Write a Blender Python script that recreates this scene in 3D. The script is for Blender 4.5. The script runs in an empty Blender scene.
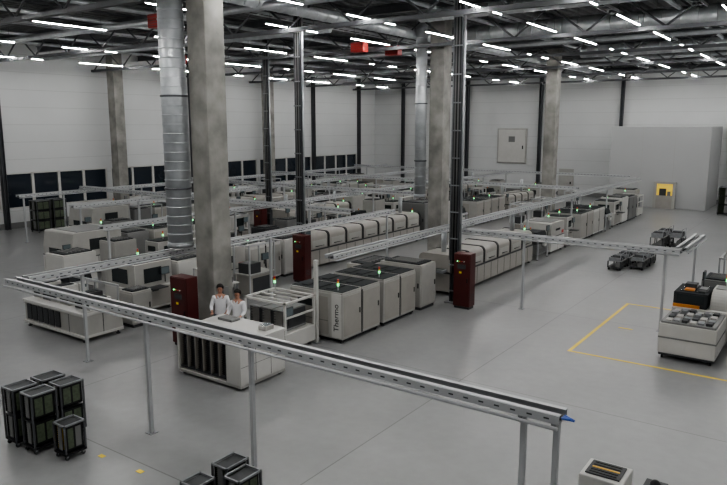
import bpy, bmesh, math, random
from mathutils import Vector, Matrix
random.seed(7)
C=bpy.context.scene.collection
try: bpy.context.scene.view_settings.look='AgX - Medium High Contrast'
except Exception as ex: print(ex)
# ---------------------------------------------------------------- materials
def mat(name,col,rough=.5,metal=0.,var=.06,scale=3.,bump=0.,emit=None,estr=0.,coat=0.,spec=.5):
    m=bpy.data.materials.new(name);m.use_nodes=True
    nt=m.node_tree;b=nt.nodes['Principled BSDF']
    b.inputs['Roughness'].default_value=rough;b.inputs['Metallic'].default_value=metal
    b.inputs['Specular IOR Level'].default_value=spec
    if coat: b.inputs['Coat Weight'].default_value=coat
    tc=nt.nodes.new('ShaderNodeTexCoord');n=nt.nodes.new('ShaderNodeTexNoise')
    n.inputs['Scale'].default_value=scale;n.inputs['Detail'].default_value=6
    nt.links.new(tc.outputs['Object'],n.inputs['Vector'])
    r=nt.nodes.new('ShaderNodeValToRGB');r.color_ramp.elements[0].position=.3;r.color_ramp.elements[1].position=.7
    r.color_ramp.elements[0].color=tuple(max(0,c*(1-var)) for c in col)+(1,)
    r.color_ramp.elements[1].color=tuple(min(1,c*(1+var)) for c in col)+(1,)
    nt.links.new(n.outputs['Fac'],r.inputs['Fac']);nt.links.new(r.outputs['Color'],b.inputs['Base Color'])
    if bump:
        bp=nt.nodes.new('ShaderNodeBump');bp.inputs['Strength'].default_value=bump
        nt.links.new(n.outputs['Fac'],bp.inputs['Height']);nt.links.new(bp.outputs['Normal'],b.inputs['Normal'])
    if emit:
        b.inputs['Emission Color'].default_value=tuple(emit)+(1,);b.inputs['Emission Strength'].default_value=estr
    return m
M=dict(
 white=mat('paint_white',(.49,.485,.465),.42,var=.04),
 offw=mat('paint_offwhite',(.35,.345,.325),.45,var=.05),
 grey=mat('paint_grey',(.16,.162,.16),.5,var=.05),
 taupe=mat('paint_taupe',(.21,.195,.175),.45,var=.06),
 taupe2=mat('paint_taupe_light',(.30,.288,.265),.45,var=.05),
 dgrey=mat('paint_darkgrey',(.045,.047,.05),.5,spec=.3),
 black=mat('plastic_black',(.010,.010,.012),.45,spec=.3),
 top=mat('dark_top',(.03,.033,.035),.7,spec=.12),
 glass=mat('smoked_glass',(.025,.03,.032),.2,var=.02,spec=.4),
 steel=mat('galvanised',(.24,.25,.26),.45,.4,var=.12,scale=9),
 alu=mat('aluminium',(.42,.43,.44),.42,.3,var=.05),
 dsteel=mat('dark_steel',(.09,.093,.10),.5,.3,var=.1),
 msteel=mat('mast_steel',(.055,.058,.065),.5,.3,var=.1),
 duct=mat('duct_sheet',(.42,.44,.455),.38,.5,var=.18,scale=2.5),
 red=mat('paint_maroon',(.055,.006,.006),.4,var=.15),
 bred=mat('bright_red',(.38,.02,.015),.45),
 yellow=mat('yellow',(.72,.52,.03),.5),
 orange=mat('orange',(.5,.19,.03),.5),
 blue=mat('cable_blue',(.03,.09,.4),.4),
 pcb=mat('pcb_side',(.075,.095,.06),.5,var=.3,scale=20),
 screen=mat('screen',(.05,.06,.065),.2,emit=(.4,.5,.52),estr=.08),
 glow=mat('glow_yellow',(.8,.6,.1),.4,emit=(1,.7,.12),estr=.35),
 lg=mat('lamp_green',(.1,.6,.2),.3,emit=(.2,1,.35),estr=3),
 ly=mat('lamp_amber',(.7,.4,.05),.3),
 lr=mat('lamp_red',(.5,.04,.03),.3),
 tube=mat('tube_light',(.9,.9,.9),.3,emit=(1,.99,.97),estr=190),
 conc=mat('concrete_column',(.22,.215,.2),.85,var=.35,scale=1.6,bump=.3),
 skin=mat('skin',(.38,.2,.14),.5),hair=mat('hair',(.012,.01,.009),.6,spec=.2),
 cloth=mat('white_cloth',(.68,.68,.70),.8,bump=.1),pants=mat('trouser_cloth',(.04,.045,.07),.85),
 eye=mat('eye_dark',(.05,.03,.02),.2), lips=mat('lips',(.3,.12,.1),.5),
 deck=mat('roof_deck',(.13,.133,.135),.65,var=.2),
 reel=mat('reel',(.12,.125,.13),.5),
 belt=mat('belt',(.05,.06,.055),.6),
 booth=mat('booth_paint',(.38,.385,.385),.55,var=.02,scale=.4),
)
# ---------------------------------------------------------------- mesh builder
class B:
    def __init__(s): s.bm=bmesh.new(); s.ms=[]
    def mi(s,m):
        if m not in s.ms: s.ms.append(m)
        return s.ms.index(m)
    def _mark(s,faces,m,smooth=False):
        i=s.mi(m)
        for f in faces: f.material_index=i;f.smooth=smooth
    def box(s,x0,x1,y0,y1,z0,z1,m='white',bev=0):
        r=bmesh.ops.create_cube(s.bm,size=1)
        vs=r['verts']
        for v in vs:
            v.co=Vector((x0+(v.co.x+.5)*(x1-x0),y0+(v.co.y+.5)*(y1-y0),z0+(v.co.z+.5)*(z1-z0)))
        fs=set(f for v in vs for f in v.link_faces)
        s._mark(fs,m)
        if bev:
            es=set(e for v in vs for e in v.link_edges)
            bmesh.ops.bevel(s.bm,geom=list(es),offset=bev,segments=2,affect='EDGES',profile=.5)
        return s
    def cyl(s,p0,p1,r,m='steel',seg=10,r2=None):
        p0=Vector(p0);p1=Vector(p1);d=p1-p0
        q=d.to_track_quat('Z','Y').to_matrix().to_4x4()
        q.translation=(p0+p1)/2
        res=bmesh.ops.create_cone(s.bm,cap_ends=True,segments=seg,radius1=r,radius2=r if r2 is None else r2,depth=d.length,matrix=q)
        fs=set(f for v in res['verts'] for f in v.link_faces)
        s._mark(fs,m)
        for f in fs:
            if len(f.verts)==4: f.smooth=True
        return s
    def prof(s,pts,a0,a1,axis='y',m='white'):
        def mk(a):
            return [s.bm.verts.new((p[0],a,p[1]) if axis=='y' else (a,p[0],p[1])) for p in pts]
        A=mk(a0);Bv=mk(a1);n=len(pts);fs=[]
        fs.append(s.bm.faces.new(A));fs.append(s.bm.faces.new(Bv[::-1]))
        for i in range(n):
            fs.append(s.bm.faces.new([A[(i+1)%n],A[i],Bv[i],Bv[(i+1)%n]]))
        bmesh.ops.recalc_face_normals(s.bm,faces=fs)
        s._mark(fs,m);return s
    def ball(s,c,r,m='white',sc=(1,1,1),u=12,v=8):
        mt=Matrix.Translation(c)@Matrix.Diagonal((sc[0],sc[1],sc[2],1))
        res=bmesh.ops.create_uvsphere(s.bm,u_segments=u,v_segments=v,radius=r,matrix=mt)
        s._mark(set(f for w in res['verts'] for f in w.link_faces),m,True);return s
    def mesh(s,name):
        me=bpy.data.meshes.new(name);s.bm.to_mesh(me);s.bm.free()
        for m in s.ms: me.materials.append(M[m] if isinstance(m,str) else m)
        return me
def obj(name,me,parent=None,loc=(0,0,0),rot=0,**kw):
    o=bpy.data.objects.new(name,me);C.objects.link(o)
    o.location=loc;o.rotation_euler=(0,0,rot)
    if parent is not None: o.parent=parent
    for k,v in kw.items(): o[k]=v
    return o
def single(name,b,label,cat,loc=(0,0,0),rot=0,group=None):
    o=obj(name,b.mesh(name) if isinstance(b,B) else b,None,loc,rot,label=label,category=cat)
    if group:o['group']=group
    return o
def thing(name,parts,label,cat,loc,rot=0,group=None):
    e=bpy.data.objects.new(name,None);C.objects.link(e);e.empty_display_size=.3
    e.location=loc;e.rotation_euler=(0,0,rot);e['label']=label;e['category']=cat
    if group:e['group']=group
    def add(ps,par):
        for p in ps:
            o=obj(p[0],p[1],par)
            if len(p)>2 and p[2]: o['label']=p[2]
            if len(p)>3: add(p[3],o)
    add(parts,e);return e
def struct(name,b,loc=(0,0,0)):
    return obj(name,b.mesh(name),None,loc,0,kind='structure')
cache={}
def proto(fn,*a):
    k=(fn.__name__,)+a
    if k not in cache: cache[k]=fn(*a)
    return cache[k]
def textmesh(s,size,m,pos,rotm,ext=.004):
    cu=bpy.data.curves.new('t','FONT');cu.body=s;cu.size=size;cu.extrude=ext;cu.align_x='LEFT'
    o=bpy.data.objects.new('t',cu);C.objects.link(o)
    bpy.context.view_layer.update()
    me=bpy.data.meshes.new_from_object(o.evaluated_get(bpy.context.evaluated_depsgraph_get()))
    bpy.data.objects.remove(o);me.transform(Matrix.Translation(pos)@rotm.to_4x4())
    me.materials.clear();me.materials.append(M[m]);me.name='lettering';return me
UPY=Matrix(((0,-1,0),(0,0,-1),(1,0,0)))
# ---------------------------------------------------------------- machine kinds
def sig(x,y,z):
    b=B();b.cyl((x,y,z),(x,y,z+.16),.012,'alu',6)
    b.cyl((x,y,z+.16),(x,y,z+.23),.03,'lg',8).cyl((x,y,z+.23),(x,y,z+.29),.028,'ly',8).cyl((x,y,z+.29),(x,y,z+.35),.028,'lr',8)
    return ('signal_light',b.mesh('signal_light'),'stacked green amber and red signal lamps')
def feet(W,L,h=.12):
    r=[]
    for sx in(-1,1):
        for sy in(-1,1):
            b=B();x=sx*(W/2-.12);y=sy*(L/2-.12)
            b.cyl((x,y,0),(x,y,.03),.06,'dgrey',10).cyl((x,y,.03),(x,y,h),.025,'dsteel',8)
            r.append(('foot',b.mesh('foot')))
    return r
def monitor(x,y,z,ry=1):
    b=B();b.cyl((x,y,z-.25),(x,y,z),.02,'dgrey',6)
    b.box(x-.025,x+.025,y-.17,y+.17,z,z+.25,'dgrey',.01)
    s=B();s.box(x+.025,x+.03,y-.15,y+.15,z+.02,z+.23,'screen')
    return ('monitor',b.mesh('monitor'),None,[('screen',s.mesh('screen'))])
def placer(W,L,H,txt='',c='offw',dc='taupe2'):
    x=W/2;y=L/2;P=[]
    b=B();b.box(-x,x,-y,y,.12,H-.06,c,.015)
    b.box(-x-.003,x+.003,-.035,.035,.14,H-.06,'black')
    b.box(-x+.05,x-.05,-y+.05,y-.05,.04,.12,'black')
    P.append(('body',b.mesh('body')))
    for sy in (-1,1):
        y0,y1=(0.02,y-.01) if sy>0 else (-y+.01,-.02)
        h=B();h.box(-x+.01,x-.01,y0,y1,H-.06,H,c,.01)
        g=B();g.box(-x+.04,x-.04,y0+.03,y1-.03,H,H+.015,'top')
        for k in range(3): g.box(-x+.3+k*.45,-x+.55+k*.45,y0+.15,y1-.15,H+.015,H+.04,'top',.01)
        P.append(('hood',h.mesh('hood'),None,[('top_panel',g.mesh('top_panel'),'dark flat top panel')]))
        for sx in(-1,1):
            d=B();a,c_=sorted((sx*x,sx*(x+.012)));d.box(a,c_,y0+.04,y1-.04,.2,H-.12,dc,.004)
            hh=B();a,c_=sorted((sx*(x+.012),sx*(x+.03)));hh.box(a,c_,y1-.12,y1-.09,.75,.9,'black')
            P.append(('door',d.mesh('door'),None,[('handle',hh.mesh('handle'))]))
    d=B();d.box(-x+.1,x-.5,-y-.012,-y,.2,H-.16,dc,.004).box(-x+.1,x-.5,-y-.014,-y-.01,.6,.61,'dgrey').box(-x+.3,x-.9,-y-.016,-y-.012,.95,H-.3,'top');P.append(('door',d.mesh('door')))
    P.append(sig(x-.3,-y+.2,H-.02))
    P+=feet(W,L)
    if txt:
        p=B();p.box(x-.36,x-.04,-y-.03,-y,.16,H-.04,'white',.004);P.append(('panel',p.mesh('panel'),'slim light end panel',[('lettering',textmesh(txt,.24,'black',Vector((x-.12,-y-.033,.34)),UPY),'dark vertical lettering reading '+txt)]))
    return P
def oven(W,L,H,n):
    x=W/2;y=L/2;P=[]
    b=B();b.box(-x,x,-y,y,.12,.78,'taupe2',.02)
    for i in range(1,2*n):
        yy=-y+i*L/(2*n);b.box(-x-.005,x+.005,yy-.012,yy+.012,.14,.76,'dgrey')
    b.box(-x-.01,x+.01,-y,y,.78,.84,'dgrey')
    P.append(('body',b.mesh('body')))
    s=L/n
    def pr(k,dz):
        pts=[(-x*k,.84)]
        for a in range(0,7):
            t=math.pi/2*a/6;pts.append((-x*k+.2*(1-math.cos(t)),H-.2+dz+.2*math.sin(t)))
        for a in range(0,7):
            t=math.pi/2*(1-a/6);pts.append((x*k-.2*(1-math.cos(t)),H-.2+dz+.2*math.sin(t)))
        pts.append((x*k,.84));return pts
    for i in range(n):
        y0=-y+i*s+.06;y1=y0+s-.12
        c=B();c.prof(pr(.98,0),y0,y1,'y','taupe2')
        h=B();h.cyl((x+.02,y0+.3,.95),(x+.02,y1-.3,.95),.015,'black',6)
        w=B();w.box(x*.98,x*.98+.01,y0+.12,y1-.12,.9,H-.3,'offw')
        P.append(('cover',c.mesh('cover'),None,[('handle',h.mesh('handle')),('panel',w.mesh('panel'))]))
        r=B();r.prof(pr(.995,.02),y1-.02,y1+.12,'y','black');P.append(('rib',r.mesh('rib')))
    e=B();e.box(-x+.3,x-.3,-y-.35,-y,.85,.95,'steel').box(-x+.35,x-.35,-y-.35,-y,.95,.96,'belt');P.append(('conveyor_end',e.mesh('conveyor_end')))
    for yy in(-y+.6,y-.6):
        d=B();d.cyl((0,yy,H-.02),(0,yy,H+.8),.1,'duct',12);P.append(('exhaust_pipe',d.mesh('exhaust_pipe')))
    P.append(monitor(x-.1,-y+.0,H-.1) )
    P.append(sig(x-.3,y-.3,H-.12))
    P+=feet(W,L);return P
def cabinet(W,L,H,c='white'):
    x=W/2;y=L/2;P=[]
    b=B();b.box(-x,x,-y,y,.1,H,c,.015);b.box(-x+.04,x-.04,-y+.04,y-.04,0,.1,'dgrey')
    P.append(('body',b.mesh('body')))
    n=max(1,round(L/.9))
    for i in range(n):
        y0=-y+i*L/n+.02;y1=y0+L/n-.04
        d=B();d.box(x,x+.018,y0,y1,.14,H-.06,c,.006)
        h=B();h.box(x+.018,x+.04,y1-.1,y1-.06,H*.5,H*.5+.16,'black')
        P.append(('door',d.mesh('door'),None,[('handle',h.mesh('handle'))]))
    n=max(1,round(W/.9))
    for i in range(n):
        x0=-x+i*W/n+.02;x1=x0+W/n-.04
        d=B();d.box(x0,x1,-y-.018,-y,.14,H-.06,c,.006)
        h=B();h.box(x1-.1,x1-.06,-y-.04,-y-.018,H*.5,H*.5+.16,'black')
        P.append(('door',d.mesh('door'),None,[('handle',h.mesh('handle'))]))
    v=B();v.box(-x*.85,x*.85,-y*.85,y*.85,H,H+.04,'top',.01)
    for k in range(5): v.box(-x*.6,x*.6,-y*.5+k*y*.25-.01,-y*.5+k*y*.25+.03,H+.04,H+.06,'grey')
    P.append(('vent',v.mesh('vent')))
    return P
def conveyor(W,L,H):
    x=W/2;y=L/2;P=[]
    for sx in(-1,1):
        r=B();r.box(sx*x-.03,sx*x+.03,-y,y,H-.12,H,'alu');P.append(('rail',r.mesh('rail')))
        for yy in (-y+.1,y-.1):
            l=B();l.box(sx*x-.03,sx*x+.03,yy-.03,yy+.03,.02,H-.12,'alu').cyl((sx*x,yy,0),(sx*x,yy,.03),.05,'black',8);P.append(('leg',l.mesh('leg')))
    t=B();t.box(-x+.03,x-.03,-y+.02,y-.02,H-.09,H-.05,'belt');P.append(('belt',t.mesh('belt')))
    p=B();p.box(-x+.03,x-.03,-y+.14,y-.14,.2,H-.25,'grey',.01)
    for k in range(4): p.box(x-.03,x-.025,-y+.25,y-.25,.3+k*.05,.315+k*.05,'dgrey')
    P.append(('panel',p.mesh('panel')))
    c=B()
    c.prof([(-x,H+.0),(-x,H+.02),(-x+.1,H+.28),(x-.1,H+.28),(x,H+.02),(x,H)],-y+.2,y-.2,'y','top');P.append(('lid',c.mesh('lid')))
    k=B();k.box(x+.03,x+.14,-.15,.15,H-.35,H-.05,'white',.01).box(x+.14,x+.145,-.1,.1,H-.2,H-.1,'screen');P.append(('control_box',k.mesh('control_box')))
    P.append(sig(-x,y-.2,H))
    return P
def printer(W,L,H):
    x=W/2;y=L/2;P=[]
    b=B();b.box(-x,x,-y,y,.12,.8,'white',.02).box(-x-.004,x+.004,-.008,.008,.15,.78,'dgrey').box(-x+.1,x-.1,-y-.006,-y,.2,.7,'offw').box(-x-.004,x+.004,-y,y,.78,.81,'dgrey')
    P.append(('body',b.mesh('body')))
    pts=[(-y+.02,.8),(-y+.02,1.15),(-y+.12,H-.04),(-y+.17,H),(y-.08,H),(y-.02,H-.06),(y-.02,.8)]
    h=B();h.prof(pts,-x+.03,x-.03,'x','offw');h.box(-x+.2,x-.2,-y+.4,y-.3,H,H+.02,'grey')
    w=B();w.box(-x*.55,x*.55,-y+.0,-y+.03,.86,1.12,'glass')
    w2=B();w2.box(x-.03,x-.02,-y*.3,y*.35,1.05,H-.3,'top')
    P.append(('hood',h.mesh('hood'),None,[('window',w.mesh('window')),('window',w2.mesh('window'))]))
    r=B();r.box(x-.03,x-.02,y-.35,y-.1,.86,1.0,'bred');P.append(('badge',r.mesh('badge'),'red badge'))
    P.append(monitor(x-.15,-y-.12,1.15));P.append(sig(0,y-.25,H-.04));P+=feet(W,L);return P
def inspector(W,L,H):
    x=W/2;y=L/2;P=[]
    b=B();b.box(-x,x,-y,y,.12,.85,'white',.02).box(-x+.03,x-.03,-y+.03,y-.03,.85,H,'offw',.02).box(-x+.1,x-.1,-y+.1,y-.1,H,H+.03,'top')
    P.append(('body',b.mesh('body')))
    w=B();w.box(x-.03,x-.02,-y*.5,y*.4,1.0,H-.18,'glass');w2=B();w2.box(-x*.5,x*.5,-y+.015,-y+.03,1.0,H-.18,'glass');P.append(('window',w.mesh('window')));P.append(('window',w2.mesh('window')))
    d=B();d.box(x,x+.015,-y+.08,y-.08,.2,.8,'taupe2',.006);h=B();h.box(x+.015,x+.035,-.12,.12,.7,.73,'black')
    P.append(('door',d.mesh('door'),None,[('handle',h.mesh('handle'))]))
    s=B();s.box(x-.02,x+.4,-y*.5,y*.3,.84,.87,'dgrey');P.append(('keyboard_shelf',s.mesh('keyboard_shelf')))
    P.append(monitor(x+.06,y*.5,1.2));P.append(sig(0,0,H));P+=feet(W,L);return P
def loader(W,L,H):
    x=W/2;y=L/2;P=[]
    b=B();b.box(-x,x,-y,y,.1,.55,'white',.02);P.append(('body',b.mesh('body')))
    f=B()
    for sx in(-1,1):
        for sy in(-1,1): f.box(sx*(x-.03)-.03,sx*(x-.03)+.03,sy*(y-.03)-.03,sy*(y-.03)+.03,.55,H,'white')
    for sx in(-1,1): f.box(sx*(x-.03)-.03,sx*(x-.03)+.03,-y,y,H,H+.05,'white');f.box(sx*(x-.03)-.02,sx*(x-.03)+.02,-y,y,.95,1.0,'white')
    for sy in(-1,1): f.box(-x,x,sy*(y-.03)-.03,sy*(y-.03)+.03,H,H+.05,'white')
    for k in range(1,4): f.box(-x,x,-y+k*L/4-.02,-y+k*L/4+.02,H+.0,H+.04,'white')
    P.append(('frame',f.mesh('frame')))
    for k in range(3):
        m=B();x0=-x+.12+k*(W-.24)/3;x1=x0+(W-.24)/3-.06
        m.box(x0,x1,-y+.12,y-.2,.56,.62,'grey').box(x0,x0+.02,-y+.12,y-.2,.62,1.1,'dgrey').box(x1-.02,x1,-y+.12,y-.2,.62,1.1,'dgrey').box(x0,x1,-y+.12,y-.2,1.1,1.14,'grey')
        for j in range(10): m.box(x0+.02,x1-.02,-y+.13,y-.22,.65+j*.045,.657+j*.045,'offw')
        P.append(('magazine',m.mesh('magazine')))
    P.append(monitor(x-.05,-y+.2,1.0));P.append(sig(-x+.1,y-.1,H+.05));P+=feet(W,L,.1);return P
def magtable(W,L,H):
    x=W/2;y=L/2;P=[];xs=-x+W*.78
    b=B();b.box(-x,x,-y+.28,y,.1,H-.08,'white',.01);b.box(-x,-x+.04,-y,-y+.3,.1,H-.08,'white').box(xs,x,-y,-y+.3,.1,H-.08,'white',.01)
    b.box(-x,x,-y,y,.06,.14,'offw',.01)
    for k in(-.17,.17): b.box(x,x+.003,k*L-.006,k*L+.006,.14,H-.1,'dgrey')
    b.box(x,x+.003,-y+.02,y-.02,.55,.562,'grey');P.append(('body',b.mesh('body')))
    t=B();t.box(-x-.02,x+.02,-y-.02,y+.02,H-.08,H,'white',.012);P.append(('table_top',t.mesh('table_top')))
    n=6;w=(xs+x-.06)/n
    for k in range(n):
        m=B();x0=-x+.05+k*w;x1=x0+w-.03
        m.box(x0,x1,-y+.03,-y+.27,.18,.22,'dgrey').box(x0,x0+.035,-y+.03,-y+.27,.22,H-.14,'taupe').box(x1-.02,x1,-y+.05,-y+.27,.22,H-.14,'dgrey').box(x0+.035,x1-.02,-y+.14,-y+.27,.22,H-.14,'black')
        for j in range(15): m.box(x0+.035,x1-.02,-y+.09,-y+.14,.26+j*.045,.266+j*.045,'dgrey')
        P.append(('magazine',m.mesh('magazine'),'upright dark board magazine'))
    c=B();c.box(x-.4,x-.15,y-.5,y-.2,H,H+.12,'offw',.02).box(x-.38,x-.17,y-.48,y-.22,H+.12,H+.125,'screen');P.append(('control_box',c.mesh('control_box')))
    d=B();d.box(-x+.3,-x+.8,y-.45,y-.15,H,H+.07,'grey',.01);P.append(('device',d.mesh('device')))
    P+=feet(W,L,.08);return P
def worktable(W,L,H):
    """solid low base with racks and devices standing on top"""
    x=W/2;y=L/2;P=[]
    b=B();b.box(-x,x,-y,y,.12,.2,'white',.01).box(-x+.02,x-.02,-y+.06,y-.02,.2,H-.08,'offw').box(-x,x,-y,y,H-.1,H,'white',.015)
    for i in range(1,4): b.box(-x+i*W/4-.01,-x+i*W/4+.01,-y+.055,-y+.06,.2,H-.1,'dgrey')
    for i in range(1,2): b.box(x-.02,x-.015,-.01,.01,.2,H-.1,'dgrey')
    P.append(('body',b.mesh('body')))
    for i in range(6):
        m=B();xx=-x+.3+i*.3;m.box(xx-.11,xx+.11,-y+.02,-y+.06,.26,H-.14,'dgrey');P.append(('vent_panel',m.mesh('vent_panel'),'dark slotted panel'))
    for i,(xx,ww,hh,mm) in enumerate(((-x+.3,.4,.42,'offw'),(-x+.85,.5,.25,'grey'),(-.35,.4,.45,'white'),(.2,.5,.22,'offw'),(x-.65,.35,.42,'dgrey'),(x-.25,.35,.3,'white'))):
        d=B();d.box(xx-ww/2,xx+ww/2,-y+.3,y-.3,H,H+hh,mm,.02).box(xx-ww/2+.04,xx+ww/2-.04,-y+.295,-y+.3,H+.06,H+hh-.05,'top').box(xx-ww/2+.06,xx+ww/2-.06,-y+.36,y-.4,H+hh,H+hh+.02,'top');P.append(('device',d.mesh('device')))
    r=B();r.box(-x,x,y-.12,y-.08,H+.55,H+.61,'alu')
    for xx in(-x+.05,0,x-.05): r.box(xx-.02,xx+.02,y-.12,y-.08,H,H+.55,'alu')
    P.append(('rail',r.mesh('rail')));P+=feet(W,L,.12);return P
def gantry(W,L,H):
    x=W/2;y=L/2;P=[]
    f=B()
    for sx in(-1,1):
        for sy in(-1,1): f.box(sx*(x-.025)-.025,sx*(x-.025)+.025,sy*(y-.025)-.025,sy*(y-.025)+.025,0,H,'alu')
        f.box(sx*(x-.025)-.02,sx*(x-.025)+.02,-y,y,H-.05,H,'alu').box(sx*(x-.025)-.02,sx*(x-.025)+.02,-y,y,.8,.85,'alu')
    for sy in(-1,1): f.box(-x,x,sy*(y-.025)-.02,sy*(y-.025)+.02,H-.05,H,'alu')
    P.append(('frame',f.mesh('frame')))
    s=B();s.box(-x,x,-y,y,.8,.84,'offw');P.append(('shelf',s.mesh('shelf')))
    c=B();c.box(-x+.06,x-.06,-y+.1,y-.1,.1,.8,'taupe2',.01).box(x-.06,x-.05,-y+.2,y-.2,.2,.7,'dgrey');P.append(('cabinet_box',c.mesh('cabinet_box')))
    d=B();d.box(-x+.1,x-.15,-y+.15,y*.1,.84,1.2,'dgrey',.01);P.append(('device',d.mesh('device')))
    l=B();l.box(-.05,.05,-y+.1,y-.1,H-.1,H-.05,'white');P.append(('lamp',l.mesh('lamp')))
    P.append(monitor(x-.15,y*.45,1.25));return P
def rack(W,L,H,lev,col='pcb'):
    x=W/2;y=L/2;P=[]
    f=B()
    f.box(-x,x,-y,y,.1,.14,'black')
    for sx in(-1,1):
        for sy in(-1,1): f.box(sx*(x-.015)-.015,sx*(x-.015)+.015,sy*(y-.015)-.015,sy*(y-.015)+.015,.1,H,'dsteel')
    for sx in(-1,1): f.box(sx*(x-.015)-.015,sx*(x-.015)+.015,-y,y,H-.03,H,'steel')
    for sy in(-1,1): f.box(-x,x,sy*(y-.015)-.015,sy*(y-.015)+.015,H-.03,H,'steel')
    P.append(('frame',f.mesh('frame')))
    h=(H-.14)/lev
    for l in range(lev):
        m=B();z0=.15+l*h;z1=z0+h-.04
        m.box(-x+.04,-x+.06,-y+.03,y-.03,z0,z1,'black').box(x-.06,x-.04,-y+.03,y-.03,z0,z1,'black').box(-x+.04,x-.04,-y+.03,y-.03,z1-.02,z1,'dgrey').box(-x+.04,x-.04,-y+.03,y-.03,z0,z0+.02,'black')
        n=int((z1-z0)/.035)
        for j in range(1,n): m.box(-x+.06,x-.06,-y+.05,y-.05,z0+j*.035,z0+j*.035+.006,col)
        m.box(-x*.3,x*.3,-y+.02,-y+.035,z0+.03,z1-.03,'grey')
        m.box(x-.04,x-.032,-y+.05,y-.05,z0+.03,z1-.03,'black').box(x-.033,x-.03,-y+.08,-.02,z0+.06,z1-.06,'pcb').box(x-.033,x-.03,.02,y-.08,z0+.06,z1-.06,'pcb' if col=='pcb' else 'grey')
        P.append(('magazine',m.mesh('magazine')))
    for sx in(-1,1):
        for sy in(-1,1):
            c=B();cx=sx*(x-.05);cy=sy*(y-.05);c.cyl((cx-.015,cy,.04),(cx+.015,cy,.04),.04,'dgrey',10).box(cx-.02,cx+.02,cy-.02,cy+.02,.05,.1,'steel');P.append(('caster',c.mesh('caster')))
    return P
def reelcart(W,L,H):
    x=W/2;y=L/2;P=[]
    f=B();f.box(-x,x,-y,y,.1,.14,'dgrey',.005)
    for sy in(-1,1):
        for sx in(-1,1): f.box(sx*(x-.02)-.02,sx*(x-.02)+.02,sy*(y-.015)-.015,sy*(y-.015)+.015,.14,H*.7,'dgrey')
        f.cyl((x-.03,sy*(y-.03),.15),(x-.03,sy*(y-.03),H+.15),.015,'steel',6)
    f.cyl((x-.03,-y+.03,H+.15),(x-.03,y-.03,H+.15),.015,'steel',6).box(-x,x,-y,y,H*.68,H*.7,'grey')
    P.append(('frame',f.mesh('frame')))
    n=7
    for i in range(n):
        r=B();yy=-y+.08+i*(L-.16)/(n-1);rr=min(.13,H*.22)
        r.cyl((x-.14,yy-.012,H*.4),(x-.14,yy+.012,H*.4),rr,'reel' if i%3 else 'grey',12)
        P.append(('reel',r.mesh('reel')))
        g=B();g.box(-x+.03,x-.06,yy-.02,yy+.02,H*.7,H-.02-.06*(i%2),'dgrey' if i%3 else 'steel');P.append(('feeder',g.mesh('feeder')))
    for sx in(-1,1):
        for sy in(-1,1):
            c=B();cx=sx*(x-.06);cy=sy*(y-.06);c.cyl((cx,cy-.015,.05),(cx,cy+.015,.05),.05,'black',10);P.append(('caster',c.mesh('caster')))
    return P
def bench(W,L,H):
    x=W/2;y=L/2;P=[]
    t=B();t.box(-x,x,-y,y,.74,.78,'white',.008);P.append(('table_top',t.mesh('table_top')))
    for sx in(-1,1):
        for sy in(-1,1):
            l=B();l.box(sx*(x-.05)-.02,sx*(x-.05)+.02,sy*(y-.05)-.02,sy*(y-.05)+.02,0,.74,'steel');P.append(('leg',l.mesh('leg')))
    s=B();s.box(-x,-x+.04,-y+.02,-y+.06,.78,H,'alu').box(-x,-x+.04,y-.06,y-.02,.78,H,'alu').box(-x,-x+.3,-y+.02,y-.02,H-.35,H-.32,'white').box(-x,-x+.25,-y+.02,y-.02,H-.03,H,'white');P.append(('shelf',s.mesh('shelf')))
    d=B();d.box(-x+.1,x-.1,-y+.1,-y+.5,.35,.72,'dgrey',.01);P.append(('drawer',d.mesh('drawer')))
    g=B();g.box(-x+.32,x-.1,y-.55,y-.2,.78,.98,'black',.01);P.append(('instrument',g.mesh('instrument')))
    P.append(monitor(-x+.3,.1,.95))
    return P
K=dict(placer=placer,oven=oven,cabinet=cabinet,conveyor=conveyor,printer=printer,inspector=inspector,loader=loader,bench=bench,reelcart=reelcart,rack=rack,magtable=magtable,worktable=worktable,gantry=gantry)
INFO=dict(
 placer=('placement_machine','light grey board assembly machine with dark flat top','machine'),
 oven=('reflow_oven','long taupe soldering oven with arched grey covers','oven'),
 cabinet=('equipment_cabinet','white steel equipment cabinet with plain doors','cabinet'),
 conveyor=('board_conveyor','aluminium framed board conveyor with dark lid','conveyor'),
 printer=('paste_printer','off-white solder paste printer with sloped hood','machine'),
 inspector=('inspection_machine','white inspection machine with dark window and side monitor','machine'),
 loader=('magazine_loader','white open-framed magazine loader with board magazines','machine'),
 bench=('workbench','white workbench with upper shelf and small monitor','workbench'),
 reelcart=('feeder_cart','low dark wheeled feeder cart with component reels','cart'),
 rack=('magazine_rack','black wheeled rack of stacked board magazines','rack'),
 magtable=('buffer_table','white buffer table with dark upright magazines','table'),
 worktable=('machine_table','long white machine base with devices standing on top','table'),
 gantry=('station_frame','aluminium framed test station with shelf and monitor','workstation'))
def put(kind,x,y,*dims,z=0,rot=0,label=None,group=None):
    n,l,c=INFO[kind]
    if kind=='cabinet' and dims[-1]!='white' and not label: l={'offw':'light grey','taupe2':'taupe','grey':'grey','dgrey':'dark grey'}[dims[-1]]+' steel equipment cabinet with plain doors'
    return thing(n,proto(K[kind],*dims),label or l,c,(x,y,z),rot,group)

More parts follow.
